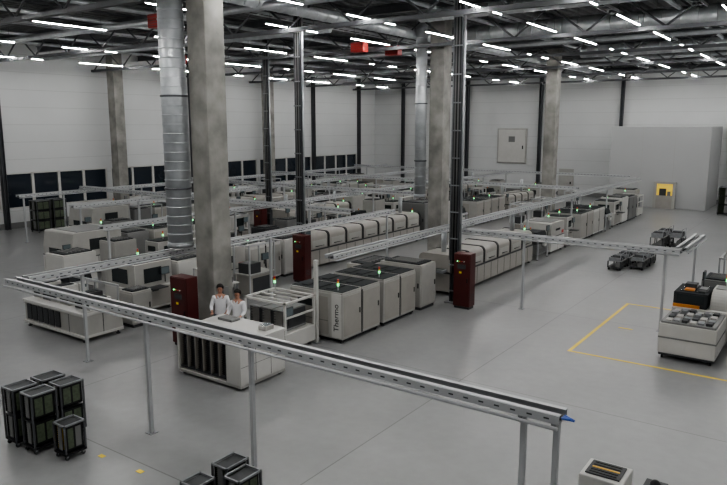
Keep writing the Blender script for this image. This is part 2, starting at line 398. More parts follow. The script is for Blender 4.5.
# ---------------------------------------------------------------- room
XL,XR,YF,YB,ZC=-39.5,13.0,-8.0,58.0,10.7
def floor_mat():
    m=mat('floor_concrete',(.225,.228,.229),.29,var=.13,scale=.4,spec=.5)
    nt=m.node_tree;b=nt.nodes['Principled BSDF'];tc=nt.nodes['Texture Coordinate']
    ramp=[n for n in nt.nodes if n.type=='VALTORGB'][0]
    ramp.color_ramp.elements[0].position=.15;ramp.color_ramp.elements[1].position=.85
    n2=nt.nodes.new('ShaderNodeTexNoise');n2.inputs['Scale'].default_value=4;n2.inputs['Detail'].default_value=8
    nt.links.new(tc.outputs['Object'],n2.inputs['Vector'])
    n3=nt.nodes.new('ShaderNodeMapRange');n3.inputs['To Min'].default_value=.88;n3.inputs['To Max'].default_value=1.12
    nt.links.new(n2.outputs['Fac'],n3.inputs['Value'])
    br=nt.nodes.new('ShaderNodeTexBrick');br.offset=0;br.inputs['Scale'].default_value=1
    br.inputs['Brick Width'].default_value=7;br.inputs['Row Height'].default_value=7;br.inputs['Mortar Size'].default_value=.013
    br.inputs['Color1'].default_value=(1,1,1,1);br.inputs['Color2'].default_value=(.93,.93,.93,1);br.inputs['Mortar'].default_value=(.5,.5,.5,1)
    nt.links.new(tc.outputs['Object'],br.inputs['Vector'])
    mx=nt.nodes.new('ShaderNodeMix');mx.data_type='RGBA';mx.blend_type='MULTIPLY';mx.inputs['Factor'].default_value=1
    nt.links.new(ramp.outputs['Color'],mx.inputs['A']);nt.links.new(br.outputs['Color'],mx.inputs['B'])
    mx2=nt.nodes.new('ShaderNodeMix');mx2.data_type='RGBA';mx2.blend_type='MULTIPLY';mx2.inputs['Factor'].default_value=1
    nt.links.new(mx.outputs['Result'],mx2.inputs['A']);nt.links.new(n3.outputs['Result'],mx2.inputs['B'])
    nt.links.new(mx2.outputs['Result'],b.inputs['Base Color']);return m
def panel_mat(name,col,w,axis):
    m=mat(name,col,.55,var=.03,scale=.5)
    nt=m.node_tree;b=nt.nodes['Principled BSDF'];tc=nt.nodes['Texture Coordinate']
    ramp=[n for n in nt.nodes if n.type=='VALTORGB'][0]
    sp=nt.nodes.new('ShaderNodeSeparateXYZ');nt.links.new(tc.outputs['Object'],sp.inputs[0])
    d=nt.nodes.new('ShaderNodeMath');d.operation='DIVIDE';d.inputs[1].default_value=w;nt.links.new(sp.outputs[axis],d.inputs[0])
    fr=nt.nodes.new('ShaderNodeMath');fr.operation='FRACT';nt.links.new(d.outputs[0],fr.inputs[0])
    lt=nt.nodes.new('ShaderNodeMath');lt.operation='LESS_THAN';lt.inputs[1].default_value=.03;nt.links.new(fr.outputs[0],lt.inputs[0])
    mx=nt.nodes.new('ShaderNodeMix');mx.data_type='RGBA';nt.links.new(lt.outputs[0],mx.inputs['Factor'])
    nt.links.new(ramp.outputs['Color'],mx.inputs['A']);mx.inputs['B'].default_value=tuple(c*.8 for c in col)+(1,)
    nt.links.new(mx.outputs['Result'],b.inputs['Base Color']);return m
M['floor']=floor_mat();M['wall']=panel_mat('wall_panel',(.51,.52,.52),1.0,'Z')
struct('floor',B().box(XL-.3,XR+.3,YF-.3,YB+.3,-.2,0,'floor'))
def deckroof():
    b=B();pts=[];n=int((XR-XL)/.5)
    for i in range(n):
        x=XL+i*.5;pts+=[(x,ZC),(x+.2,ZC),(x+.25,ZC+.12),(x+.45,ZC+.12)]
    pts+=[(XR,ZC),(XR,ZC+.35),(XL,ZC+.35)]
    b.prof(pts,YF-.3,YB+.3,'y','deck');return b
struct('ceiling',deckroof())
wz0,wz1=1.15,3.25
wb=B()
wb.box(XL-.3,XL,YF,YB,0,wz0,'wall').box(XL-.3,XL,YF,YB,wz1,ZC,'wall')
groups=[]
y=13.0
while y<55: groups.append((y+.15,y+6.85));y+=7
prev=YF
for a,c in groups:
    wb.box(XL-.3,XL,prev,a,wz0,wz1,'wall');prev=c
wb.box(XL-.3,XL,prev,YB,wz0,wz1,'wall')
struct('wall_left',wb)
M['night']=mat('window_glass',(.02,.026,.036),.06,var=.3,scale=.4,spec=.7)
wi=1
for a,c in groups:
    n=4
    for i in range(n):
        y0=a+i*(c-a)/n;y1=a+(i+1)*(c-a)/n
        b=B();b.box(XL-.14,XL-.1,y0+.06,y1-.06,wz0+.06,wz1-.06,'night')
        for q in((y0,y0+.08),(y1-.08,y1)): b.box(XL-.18,XL-.02,q[0],q[1],wz0,wz1,'white')
        b.box(XL-.18,XL-.02,y0,y1,wz0,wz0+.08,'white').box(XL-.18,XL-.02,y0,y1,wz1-.08,wz1,'white')
        struct('window_%d'%wi,b);wi+=1
struct('wall_back',B().box(XL-.3,XR+.3,YB,YB+.3,0,ZC,'wall'))
struct('wall_right',B().box(XR,XR+.3,YF,YB,0,ZC,'wall'))
struct('wall_front',B().box(XL-.3,XR+.3,YF-.3,YF,0,ZC,'wall'))
struct('baseboard_back',B().box(XL,XR,YB-.04,YB,0,.35,'grey'))
struct('baseboard_left',B().box(XL,XL+.04,YF,YB-.04,0,.35,'grey'))
d=B();d.box(-26.0,-23.2,YB-.1,YB,2.6,5.7,'offw',.02).box(-25.88,-23.32,YB-.14,YB-.1,2.7,5.6,'white',.02).box(-23.6,-23.5,YB-.18,YB-.14,3.9,4.2,'black').box(-24.9,-24.3,YB-.145,YB-.14,4.5,5.0,'grey')
struct('door_1',d)
struct('door_2',B().box(-20.2,-18.9,YB-.07,YB,0,2.3,'offw',.01).box(-19.2,-19.1,YB-.1,YB-.07,1.0,1.2,'black'))
b=B();b.box(-14.6,-7.8,53.0,57.94,0,5.9,'booth',.03)
for xx in(-12.3,-10.1): b.box(xx-.01,xx+.01,52.995,53.0,2.2,5.88,'offw')
fr=B();fr.box(-11.3,-11.1,52.75,52.995,.0,1.95,'offw').box(-10.0,-9.8,52.75,52.995,.0,1.95,'offw').box(-11.1,-10.0,52.75,52.995,1.8,1.95,'offw').box(-11.1,-10.0,52.75,52.995,.0,.95,'taupe2')
gl=B();gl.box(-11.1,-10.0,52.93,52.99,.95,1.8,'glow').box(-10.9,-10.45,52.8,52.93,.95,1.45,'dgrey').box(-10.35,-10.15,52.8,52.93,.95,1.25,'grey')
thing('enclosed_booth',[('body',b.mesh('body')),('opening_frame',fr.mesh('opening_frame'),None,[('lit_opening',gl.mesh('lit_opening'),'warm yellow lit opening')])],'tall pale grey booth with small yellow-lit opening','booth',(0,0,0))
ym=B()
ym.box(-5.64,-5.55,17.52,23.6,0.0,.004,'yellow').box(-5.55,2.5,17.52,17.6,0,.004,'yellow').box(-5.55,-4.2,23.51,23.6,0,.004,'yellow').box(-5.1,-4.7,20.5,20.58,0,.004,'yellow')
single('floor_marking',ym,'yellow tape rectangle on grey concrete floor','floor marking')
for (mx_,my_) in((-10.65,6.75),(-9.6,6.8)):
    single('floor_sticker',B().box(mx_-.07,mx_+.07,my_-.045,my_+.045,0,.004,'yellow'),'small yellow sticker on the concrete floor','sticker',group='floor stickers')
# ---------------------------------------------------------------- columns
def column(x,y,w=.7,hh=10.68,label='square precast concrete column'):
    b=B();b.box(x-w/2,x+w/2,y-w/2,y+w/2,0,hh,'conc',.03)
    p=B();p.box(x+w/2,x+w/2+.1,y-.1,y+.1,1.2,1.5,'grey')
    thing('concrete_column',[('shaft',b.mesh('shaft')),('socket_box',p.mesh('socket_box'))],label,'column',(0,0,0),group='concrete columns')
for x,y in((-14.35,13.0),(-14.9,27.0),(-15,41.3),(-38.3,27.0),(-38.3,41.0),(-38.3,13.0)): column(x,y)
def vduct(x,y,r,z0,z1):
    b=B();b.cyl((x,y,z0),(x,y,z1),r,'duct',28)
    z=z0
    while z<z1: b.cyl((x,y,z),(x,y,z+.03),r+.012,'duct',28);z+=.25 if r>.3 else .4
    k=B();k.cyl((x,y,z0-.12),(x,y,z0),r+.02,'steel',28)
    P=[('pipe',b.mesh('pipe')),('end_collar',k.mesh('end_collar'))]
    for zz in(z0+1.5,z0+4): P.append(('clamp',B().cyl((x,y,zz),(x,y,zz+.05),r+.03,'dsteel',28).mesh('clamp')))
    thing('air_duct',P,'vertical spiral-seam galvanised air duct beside a concrete column','duct',(0,0,0))
vduct(-15.08,12.45,.34,2.75,10.6)
vduct(-15.55,26.45,.25,2.9,10.6)
def mast(x,y,z0=0):
    b=B()
    for sx in(-1,1): b.box(x+sx*.12-.012,x+sx*.12+.012,y-.1,y+.1,z0,10.4,'msteel')
    b.box(x-.12,x+.12,y-.01,y+.01,z0,10.4,'msteel').box(x-.25,x+.25,y-.25,y+.25,z0,z0+.03,'steel')
    z=z0+.4
    while z<10.2: b.box(x-.16,x+.16,y-.15,y-.11,z,z+.04,'steel');z+=.9
    P=[('post',b.mesh('post'))]
    for i,dx in enumerate((-.08,-.03,.03,.08)):
        P.append(('cable',B().cyl((x+dx,y-.07,z0+1),(x+dx,y-.07,10.3),.022,'black' if i%2 else 'grey',6).mesh('cable')))
    P.append(('pipe',B().cyl((x+.19,y,z0+1.5),(x+.19,y,10.3),.04,'duct',10).mesh('pipe')))
    P.append(('pipe',B().cyl((x-.2,y,z0+1.5),(x-.2,y,10.3),.03,'steel',10).mesh('pipe')))
    thing('service_mast',P,'slender dark steel post carrying black cables and pipe','post',(0,0,0),group='service masts')
mast(-10.55,20.35);mast(-17.25,20.2);mast(-25.2,26.9)
for yy in(20,34,48,55):
    b=B();b.box(XL,XL+.3,yy-.12,yy-.09,0,10.4,'msteel').box(XL,XL+.3,yy+.09,yy+.12,0,10.4,'msteel').box(XL+.13,XL+.17,yy-.09,yy+.09,0,10.4,'msteel')
    single('steel_wall_post',b,'dark steel section post against the panelled wall','post',group='wall posts')
for xx in(-36,-29,-22,-15.2,-7,-1,6):
    b=B();b.box(xx-.12,xx-.09,YB-.36,YB-.06,.36,10.4,'msteel').box(xx+.09,xx+.12,YB-.36,YB-.06,.36,10.4,'msteel').box(xx-.09,xx+.09,YB-.23,YB-.19,0,10.4,'msteel')
    single('steel_wall_post',b,'dark steel section post against the panelled wall','post',group='wall posts')
def redcab(x,y,W=.6,D=.4,H=1.85):
    b=B();b.box(-W/2,W/2,-D/2,D/2,.08,H,'red',.015).box(-W/2+.03,W/2-.03,-D/2+.03,D/2-.03,0,.08,'dgrey')
    for k in range(4): b.box(W/2,W/2+.005,-.12,.12,.3+k*.06,.32+k*.06,'dgrey')
    d=B();d.box(-W/2+.02,W/2-.02,-D/2-.02,-D/2,.1,H-.02,'red',.006)
    h=B();h.box(W/2-.1,W/2-.07,-D/2-.045,-D/2-.02,.9,1.05,'black')
    sub=[('handle',h.mesh('handle')),('display',B().box(-.15,.15,-D/2-.025,-D/2-.02,1.35,1.5,'dgrey').mesh('display')),('warning_sign',B().box(-.08,.0,-D/2-.03,-D/2-.02,1.2,1.26,'yellow').mesh('warning_sign'))]
    for k in range(4): sub.append(('indicator',B().cyl((-.15+k*.08,-D/2-.04,1.6),(-.15+k*.08,-D/2-.02,1.6),.018,('lg','ly','lr','white')[k],8).mesh('indicator')))
    thing('control_cabinet',[('body',b.mesh('body')),('door',d.mesh('door'),None,sub)],'dark red electrical control cabinet standing by a post','cabinet',(x,y,0),group='red control cabinets')
redcab(-14.42,11.95,.65,.4,1.95);redcab(-9.95,19.9,.6);redcab(-16.8,19.7,.6);redcab(-25.2,26.2)
# ---------------------------------------------------------------- overhead cable trays
def tray(x0,y0,x1,y1,z=2.5,w=.3,h=.11):
    L=math.hypot(x1-x0,y1-y0);a=math.atan2(y1-y0,x1-x0);P=[]
    for s in(-1,1):
        r=B();r.box(0,L,s*w/2-.012,s*w/2+.012,z-h,z,'alu')
        r.box(0,L,min(s*w/2,s*(w/2-.07)),max(s*w/2,s*(w/2-.07)),z-.012,z+.004,'alu')
        k=.1
        while k<L: r.box(k,k+.07,s*(w/2+.012)-.002,s*(w/2+.012)+.002,z-h*.6,z-h*.4,'dgrey');k+=.22
        P.append(('side_rail',r.mesh('side_rail')))
    q=B();q.box(0,L,-w/2+.012,w/2-.012,z-h,z-h+.01,'steel')
    k=.1
    while k<L: q.box(k,k+.08,-w/2+.04,w/2-.04,z-h+.01,z-h+.012,'dgrey');k+=.2
    P.append(('tray_bottom',q.mesh('tray_bottom')))
    for yy,r_,m_ in((-.05,.02,'dgrey'),(.03,.025,'grey')): P.append(('cable',B().cyl((0,yy,z-h+.035),(L,yy,z-h+.035),r_,m_,6).mesh('cable')))
    P.append(('pipe',B().cyl((0,-w/2-.05,z-h-.04),(L,-w/2-.05,z-h-.04),.025,'alu',8).mesh('pipe')))
    thing('cable_tray',P,'overhead galvanised perforated cable tray on slim posts','cable tray',(x0,y0,0),a,'overhead cable trays')
def tleg(x,y,z=2.37):
    b=B();b.box(-.035,.035,-.035,.035,.012,z-.02,'alu')
    p=B();p.box(-.09,.09,-.09,.09,0,.012,'steel')
    t=B();t.box(-.14,.14,-.03,.03,z-.02,z+.015,'steel')
    thing('tray_post',[('post',b.mesh('post')),('base_plate',p.mesh('base_plate')),('bracket',t.mesh('bracket'))],'slim aluminium post carrying an overhead cable tray','post',(x,y,0),math.pi/2 if y in(7.9,20.85) else 0,'tray posts')
tray(-15.6,7.9,-2.55,7.9);tray(-15.45,8.15,-15.45,24)
tray(-11.3,14.4,-11.3,48);tray(-10.95,20.85,-3.6,20.85);tray(-3.65,21.15,-3.65,24.2)
tray(-21.2,14,-21.2,50);tray(-27.8,17,-27.8,52);tray(-34.2,18,-34.2,52)
tray(-34,21.5,-15.7,21.5,2.72);tray(-34,36.5,-11.6,36.5,2.72);tray(-34,47,-11.6,47,2.72);tray(-34,29,-17,29,2.72)
for x,y in((-15.45,9.6),(-10.7,7.9),(-7.9,7.9),(-3.05,7.9),(-2.62,7.9),(-8.3,20.85),(-4.0,20.85),(-3.65,23.6),(-15.45,16.5),(-15.45,23.6),(-21.2,14.3),(-27.8,17.4),(-34.2,18.3),(-11.3,28.65),(-11.3,34.6),(-11.3,40.9)):
    tleg(x,y)
for X in(-21.2,-27.8,-34.2):
    for y in(20.5,25.5,31,35.5,41,45,49): tleg(X,y)
P=[]
for k in range(3): P.append(('cable_end',B().cyl((-2.55,7.85+k*.05,2.44),(-2.42,7.82+k*.06,2.46-.03*k),.018,'blue',6).mesh('cable_end')))
thing('cable_ends',P,'blue cable ends protruding from an overhead tray','cable',(0,0,0))
b=B();b.box(-.05,.05,-.05,.05,0,2.35,'white',.01).box(-.12,.12,-.12,.12,0,.015,'steel')
single('tray_support_post',b,'thick white steel post under the overhead cable tray','post',(-11.62,14.2,0))
# ---------------------------------------------------------------- machine lines
def row(xp,kind,y0,y1,W,H,*ex,**kw):
    return put(kind,xp-W/2,(y0+y1)/2,W,round(y1-y0,2),H,*ex,**kw)
x1=-10.9
put('magtable',-11.82,11.15,2.15,1.5,1.15)
put('loader',-12.35,13.5,1.5,1.25,1.35)
row(x1,'placer',14.45,16.3,1.9,1.45,'Thermo','offw','taupe2',label='light grey machine with dark top and vertical lettering')
row(x1,'placer',16.5,18.35,1.9,1.45,'','offw','taupe2')
row(x1,'cabinet',18.7,19.65,1.6,1.5,'offw');row(-12.85,'cabinet',18.5,20.2,.9,1.3,'taupe2')
row(x1,'oven',21.0,28.4,1.5,1.45,6)
row(x1,'conveyor',28.9,30.3,.8,.95);row(x1,'printer',30.7,32.5,1.5,1.45);row(x1,'inspector',32.9,33.8,1.2,1.5)
row(x1,'placer',35.0,37.0,1.8,1.45,'');row(x1,'placer',37.2,39.2,1.8,1.45,'','white','offw');row(x1,'conveyor',39.4,40.6,.8,.95)
row(x1,'inspector',41.2,42.6,1.3,1.5);row(x1,'cabinet',42.9,44.2,1.3,1.6,'white');row(x1,'cabinet',44.5,46.4,1.4,1.5,'grey');row(x1,'loader',46.8,48.2,1.3,1.35)
x2=-17.9
row(x2,'inspector',12.9,14.4,1.6,1.65);row(x2,'cabinet',14.6,15.8,1.4,1.5,'white');row(x2,'printer',16.1,17.8,1.7,1.6)
row(x2,'placer',18.0,19.7,1.8,1.5,'','white','offw');row(x2,'cabinet',19.9,21.0,1.7,1.5,'white')
row(x2,'oven',21.5,30.5,1.7,1.5,7)
row(x2,'cabinet',31.0,32.3,1.6,1.9,'grey');row(x2,'cabinet',32.5,34.2,1.6,1.8,'offw');row(x2,'conveyor',34.5,36,.9,.95);row(x2,'placer',37.2,39.2,1.8,1.45,'');row(x2,'placer',39.4,41.4,1.8,1.45,'')
row(x2,'oven',42,46.5,1.5,1.4,4);row(x2,'inspector',47.6,49,1.3,1.5);row(x2,'cabinet',49.3,51,1.3,1.6,'white')
for xp,ys in((-24.4,14.8),(-31.0,20.0)):
    y=ys
    seq=[('printer',2.3,2.1,1.8),('cabinet',1.1,1.5,1.5),('placer',2.0,1.9,1.5),('placer',2.0,1.9,1.45),('inspector',1.4,1.4,1.6),('oven',5.6,1.5,1.4),('cabinet',1.3,1.5,1.7),('loader',1.4,1.4,1.35),('gantry',1.4,1.2,2.1),('placer',2,1.9,1.6),('placer',2,1.9,1.45),('cabinet',1.2,1.3,1.9),('inspector',1.4,1.4,1.5),('oven',5.6,1.5,1.4),('cabinet',1.3,1.5,1.7)]
    i=0
    for k,L,W,H in seq:
        if k=='oven': y+=.35
        if y+L>53: break
        if xp>-25 and y<27.5 and y+L>25.9 : y=27.6
        ex=(4,) if k=='oven' else ((('','white','offw') if i%2 else ('','offw','taupe2')) if k=='placer' else ((('offw','grey','taupe2')[i%3],) if k=='cabinet' else ()))
        row(xp,k,y,y+L,W,H,*ex);y+=L+.25;i+=1
put('worktable',-18.35,11.0,3.1,1.3,.85)
put('cabinet',-17.2,12.4,.6,.7,1.1,'offw')
put('conveyor',-20.6,12.5,.8,1.2,.95)
put('cabinet',-22.5,13.6,1.1,1.3,1.5,'white');put('gantry',-16.9,17.2,.8,1.3,1.9);put('bench',-16.7,15.2,.7,1.4,1.4)
for yy in(30,37,44,50): put('bench',-37.2,yy,.8,1.6,1.6)
for yy in(20.8,21.8): put('rack',-37.2,yy,.8,.8,1.8,3)
aux=[('cabinet',.8,1.2,1.4,'grey'),('gantry',.9,1.4,2.0),('loader',.9,1.2,1.3),('conveyor',.6,1.4,.9),('cabinet',.9,1.0,1.7,'offw'),('inspector',.9,1.2,1.4),('bench',.7,1.5,1.5),('gantry',.9,1.4,2.0),('cabinet',.9,1.0,1.2,'dgrey')]
for X,ys,st in((-22.4,15.0,4),(-29.0,19.5,0),(-35.6,30.0,3)):
    y=ys;i=st
    while y<51:
        a=aux[i%9]
        put(a[0],X,y+a[2]/2,*a[1:])
        y+=a[2]+(.4,1.0,.6)[i%3];i+=1
for yy in(34.5,37.5,43.0): put('gantry',-14.0,yy,.7,1.4,1.9)
G='board magazine racks'
put('rack',-12.4,6.25,.4,.5,1.15,2,group=G);put('rack',-11.85,6.3,.4,.5,1.15,2,group=G)
put('rack',-12.0,6.95,.4,.5,1.1,2,group=G);put('rack',-12.55,6.9,.4,.5,1.1,2,group=G);put('rack',-11.15,6.45,.38,.42,.68,1,'yellow',group=G,label='low black magazine rack with yellow-edged boards')
put('rack',-7.75,7.2,.36,.5,.6,1,group=G);put('rack',-7.32,7.05,.36,.5,.58,1,group=G);put('rack',-7.85,6.6,.36,.42,.5,1,group=G)
b=B();b.box(-.32,.32,-.3,.3,.08,.85,'white',.02);t=B();t.box(-.25,.25,-.22,.22,.85,.875,'dgrey')
for k in range(5): t.box(-.2,.2,-.18+k*.08,-.15+k*.08,.875,.885,'ly' if k==2 else 'black')
thing('control_console',[('body',b.mesh('body')),('panel',t.mesh('panel'),'dark control panel on top')]+feet(.64,.6,.08),'small white console with dark top panel','console',(-2.5,9.9,0))
b=B();b.box(-.12,.12,-.12,.12,.0,.8,'black',.02).box(-.15,.15,-.15,.15,.8,.85,'dgrey',.01).ball((0,0,.85),.08,'black')
single('black_stand',b,'black upright stand with rounded cap','stand',(-1.8,9.9,0))
G='feeder carts with reels'
for x,y in((-7.5,29.3),(-7.45,30.4),(-7.4,31.5),(-6.75,29.9),(-6.7,31.0)): put('reelcart',x,y,.55,.98,.55,group=G)
for x,y in((-7.2,35.6),(-7.15,36.8),(-6.45,36.2)): put('reelcart',x,y,.6,1.05,.8,group=G)
def whitecart():
    P=[];W,L,H=1.35,1.6,1.0;x=W/2;y=L/2
    b=B();b.box(-x,x,-y,y,.16,H-.05,'white',.012).box(-x-.01,x+.01,-y-.01,y+.01,.56,.60,'grey').box(-x+.02,x-.02,-y+.02,y-.02,.1,.16,'dgrey')
    for a,c in((-x+.08,-.03),(.03,x-.08)): b.box(a,c,-y-.008,-y,.2,.54,'white').box(a,c,-y-.008,-y,.63,H-.1,'white')
    for a,c in((-y+.08,-.27),(-.23,.23),(.27,y-.08)): b.box(x,x+.008,a,c,.2,.54,'white')
    P.append(('body',b.mesh('body')))
    for sx in(-1,1):
        for sy in(-1,1):
            l=B();l.cyl((sx*(x-.1)-.02,sy*(y-.1),.05),(sx*(x-.1)+.02,sy*(y-.1),.05),.05,'black',10);P.append(('caster',l.mesh('caster')))
    t=B();t.box(-x+.03,x-.03,-y+.03,y-.03,H-.05,H,'grey')
    for k in range(6):
        for j in range(4): t.box(-x+.12+k*.19,-x+.26+k*.19,-y+.12+j*.36,-y+.36+j*.36,H,H+.03+.02*((k+j)%3),('offw','dgrey','steel')[(k*2+j)%3])
    P.append(('tray',t.mesh('tray'),'dark top tray with grey fixtures'))
    return P
thing('equipment_cart',whitecart(),'light grey equipment cart with dark fixture tray on top','cart',(-2.87,19.15,0))
def island():
    P=[];b=B();b.box(-.7,.7,-.65,.65,.1,1.0,'white',.015).box(.7,.708,-.55,.55,.2,.9,'offw').box(-.6,.6,-.658,-.65,.2,.9,'offw');P.append(('body',b.mesh('body')))
    k=B();k.box(-.68,.18,-.6,.6,1.0,1.42,'top',.02).box(-.55,.08,-.45,.45,1.42,1.44,'glass').box(-.6,.1,-.605,-.6,1.12,1.36,'glass').box(-.5,-.2,.0,.35,1.42,1.55,'dgrey',.01).box(-.1,.12,-.3,.1,1.42,1.5,'grey',.01);P.append(('dark_unit',k.mesh('dark_unit'),'dark boxy upper unit'))
    pts=[(-.5,1.0)]+[(-.5+.45*(1-math.cos(math.pi/2*i/8)),1.05+.45*math.sin(math.pi/2*i/8)) for i in range(9)]+[(.55,1.5),(.62,1.42),(.62,1.0)]
    h=B();h.prof(pts,.24,.68,'x','offw');h.box(.3,.6,-.05,.45,1.5,1.52,'grey')
    P.append(('cover',h.mesh('cover'),'curved light cover'))
    o=B();o.box(-.68,.0,-.63,-.6,1.0,1.09,'orange').box(-.45,-.2,-.4,-.15,1.42,1.48,'orange',.02);P.append(('trim_panel',o.mesh('trim_panel'),'orange trim panel'))
    P.append(monitor(-.1,.5,1.62));P.append(sig(.5,.4,1.5));P+=feet(1.4,1.3,.1);return P
thing('test_station',island(),'white test station with dark upper unit and orange trim','machine',(-2.9,20.75,0))
put('gantry',-1.15,20.8,.8,1.3,1.9);put('cabinet',-2.7,22.4,.9,1.1,1.5,'grey');put('inspector',-1.5,22.5,1.1,1.2,1.5);put('gantry',-2.5,24.1,.9,1.2,1.9);put('conveyor',-1.4,24.3,.7,1.3,.9)
put('cabinet',-12.6,50.4,1.5,1.2,1.5,'offw')
put('rack',-6.2,51.5,1.2,1.0,1.9,3);put('cabinet',-4.6,52.5,1.2,1.2,1.8,'dgrey')
# ---------------------------------------------------------------- roof
def truss(y):
    P=[]
    for z in(9.35,10.5): P.append(('chord',B().box(XL+.05,XR-.05,y-.08,y+.08,z-.07,z+.07,'dsteel').mesh('chord')))
    w=B();x=XL+.3;up=True
    while x<XR-1.5:
        a,b_=(9.4,10.45) if up else (10.45,9.4)
        w.cyl((x,y,a),(x+1.4,y,b_),.04,'dsteel',6);x+=1.4;up=not up
    P.append(('web',w.mesh('web')))
    thing('roof_truss',P,'dark steel lattice roof truss under corrugated deck','truss',(0,0,0),group='roof trusses')
for k in range(8): truss(5.2+k*7)
G='roof purlins'
for x in range(-38,13,3):
    single('roof_purlin',B().box(x-.05,x+.05,YF,YB-.05,10.57,10.68,'dsteel').box(x-.09,x+.09,YF,YB-.05,10.57,10.59,'dsteel'),'dark steel purlin carrying the corrugated roof deck','beam',group=G)
for k in range(8):
    y=8.7+k*7
    single('roof_beam',B().box(XL+.05,XR-.05,y-.1,y+.1,10.2,10.23,'dsteel').box(XL+.05,XR-.05,y-.1,y+.1,10.5,10.53,'dsteel').box(XL+.05,XR-.05,y-.015,y+.015,10.23,10.5,'dsteel'),'dark steel section beam under the roof deck','beam',group='roof beams')
def hpipe(p0,p1,r,m,label,name='ceiling_pipe',ribs=False):
    b=B();b.cyl(p0,p1,r,m,14)
    d=(Vector(p1)-Vector(p0));L=d.length;d.normalize()
    if ribs:
        k=.3
        while k<L: q=Vector(p0)+d*k;b.cyl(q,q+d*.04,r+.012,m,14);k+=.6
    P=[('pipe',b.mesh('pipe'))];k=1
    while k<L: q=Vector(p0)+d*k;P.append(('hanger',B().cyl((q.x,q.y,q.z+r),(q.x,q.y,10.6),.008,'dsteel',5).mesh('hanger')));k+=6
    thing(name,P,label,'pipe',(0,0,0))
hpipe((-14,27.0,9.75),(12.5,27.0,9.75),.34,'duct','large round galvanised air duct hung under the roof','ceiling_duct',True)
hpipe((-13,22.0,9.85),(12.5,22.0,9.85),.22,'duct','large round galvanised air duct hung under the roof','ceiling_duct',True)
hpipe((-12,37.0,9.8),(12.5,37.0,9.8),.3,'duct','large round galvanised air duct hung under the roof','ceiling_duct',True)
hpipe((-16.1,13.4,9.95),(-16.1,57,9.95),.22,'duct','round galvanised air duct hung under the roof','ceiling_duct',True)
hpipe((-39,17.0,9.8),(12,17.0,9.8),.13,'duct','grey steel pipe hung under the roof')
hpipe((-39,22.6,9.8),(-17.6,22.6,9.8),.12,'duct','grey steel pipe hung under the roof')
hpipe((-39,32.0,9.8),(12,32.0,9.8),.11,'duct','grey steel pipe hung under the roof')
hpipe((-39,42.0,9.8),(12,42.0,9.8),.11,'duct','grey steel pipe hung under the roof')
hpipe((-39,52.0,9.8),(12,52.0,9.8),.09,'steel','grey steel pipe hung under the roof')
for X in(-1.2,-5.3,-12.3,-21.5,-24.8,-31,-34): hpipe((X,-5,10.05),(X,57,10.05),.08,'duct','thin grey sprinkler pipe hung under the roof')
for X in(-4.6,-7.4,-11.2,-18.2,-27.6):
    b=B();b.box(X-.2,X-.18,-5,57,10.0,10.1,'alu').box(X+.18,X+.2,-5,57,10.0,10.1,'alu').cyl((X,-5,10.06),(X,57,10.06),.05,'dgrey',6)
    y=-5
    while y<57: b.box(X-.18,X+.18,y,y+.05,10.0,10.02,'alu');y+=.8
    single('ceiling_cable_ladder',b,'galvanised cable ladder hung below the roof deck','cable tray',group='ceiling cable ladders')
def heater(x,y,z):
    b=B();b.box(-.35,.35,-.2,.2,0,.42,'bred',.03);g=B()
    for k in range(5): g.box(-.3,.3,-.225,-.2,.05+k*.08,.06+k*.08,'dgrey')
    P=[('body',b.mesh('body')),('grille',g.mesh('grille'))]
    for sx in(-.2,.2): P.append(('hanger',B().cyl((sx,0,.42),(sx,0,10.6-z),.015,'steel',6).mesh('hanger')))
    thing('fan_heater',P,'red box heater hung under the roof trusses','heater',(x,y,z),group='red ceiling heaters')
heater(-18.6,14.9,9.1);heater(-18.0,25.2,9.15);heater(-17.5,27.2,9.15);heater(-28.5,24,9.1)
hb=B();hb.box(-.035,.035,-1.45,1.45,.015,.06,'grey');HM=hb.mesh('housing')
tb=B();tb.box(-.016,.016,-1.4,1.4,0,.015,'tube');TM=tb.mesh('tube')
SM=[]
for s_ in(-1.2,1.2): sb=B();sb.cyl((0,s_,.06),(0,s_,1.25),.008,'dsteel',5);SM.append(sb.mesh('suspension'))
for X in(10.1,3.6,-3.4,-6.4,-9.4,-13.4,-16.9,-22.9,-29.4,-35.9):
    y=-.5
    while y<56.5:
        thing('strip_light',[('housing',HM),('tube',TM,'glowing white tube')]+[('suspension',m) for m in SM],'suspended fluorescent strip light glowing white','lamp',(X,y,9.45),0,'roof strip lights')
        y+=5.0
# ---------------------------------------------------------------- people
def skinned(V,E,R,mats,sub=2):
    me=bpy.data.meshes.new('s');me.from_pydata(V,E,[]);o=bpy.data.objects.new('s',me);C.objects.link(o)
    md=o.modifiers.new('k','SKIN');
    for i,r in enumerate(R):
        r=(r,r) if not isinstance(r,tuple) else r
        me.skin_vertices[0].data[i].radius=r
    me.skin_vertices[0].data[0].use_root=True
    md.use_smooth_shade=True
    s=o.modifiers.new('u','SUBSURF');s.levels=sub;s.render_levels=sub
    bpy.context.view_layer.update()
    m2=bpy.data.meshes.new_from_object(o.evaluated_get(bpy.context.evaluated_depsgraph_get()))
    bpy.data.objects.remove(o)
    m2.materials.clear();m2.materials.append(M[mats])
    for p in m2.polygons: p.use_smooth=True
    return m2
def merge(ms,name):
    bm=bmesh.new();mats=[]
    for m in ms:
        off=len(mats);n0=len(bm.faces)
        bm.from_mesh(m);bm.faces.ensure_lookup_table()
        for f in bm.faces[n0:]: f.material_index+=off
        mats+=list(m.materials)
    me=bpy.data.meshes.new(name);bm.to_mesh(me);bm.free()
    for m in mats: me.materials.append(m)
    for p in me.polygons:p.use_smooth=True
    return me
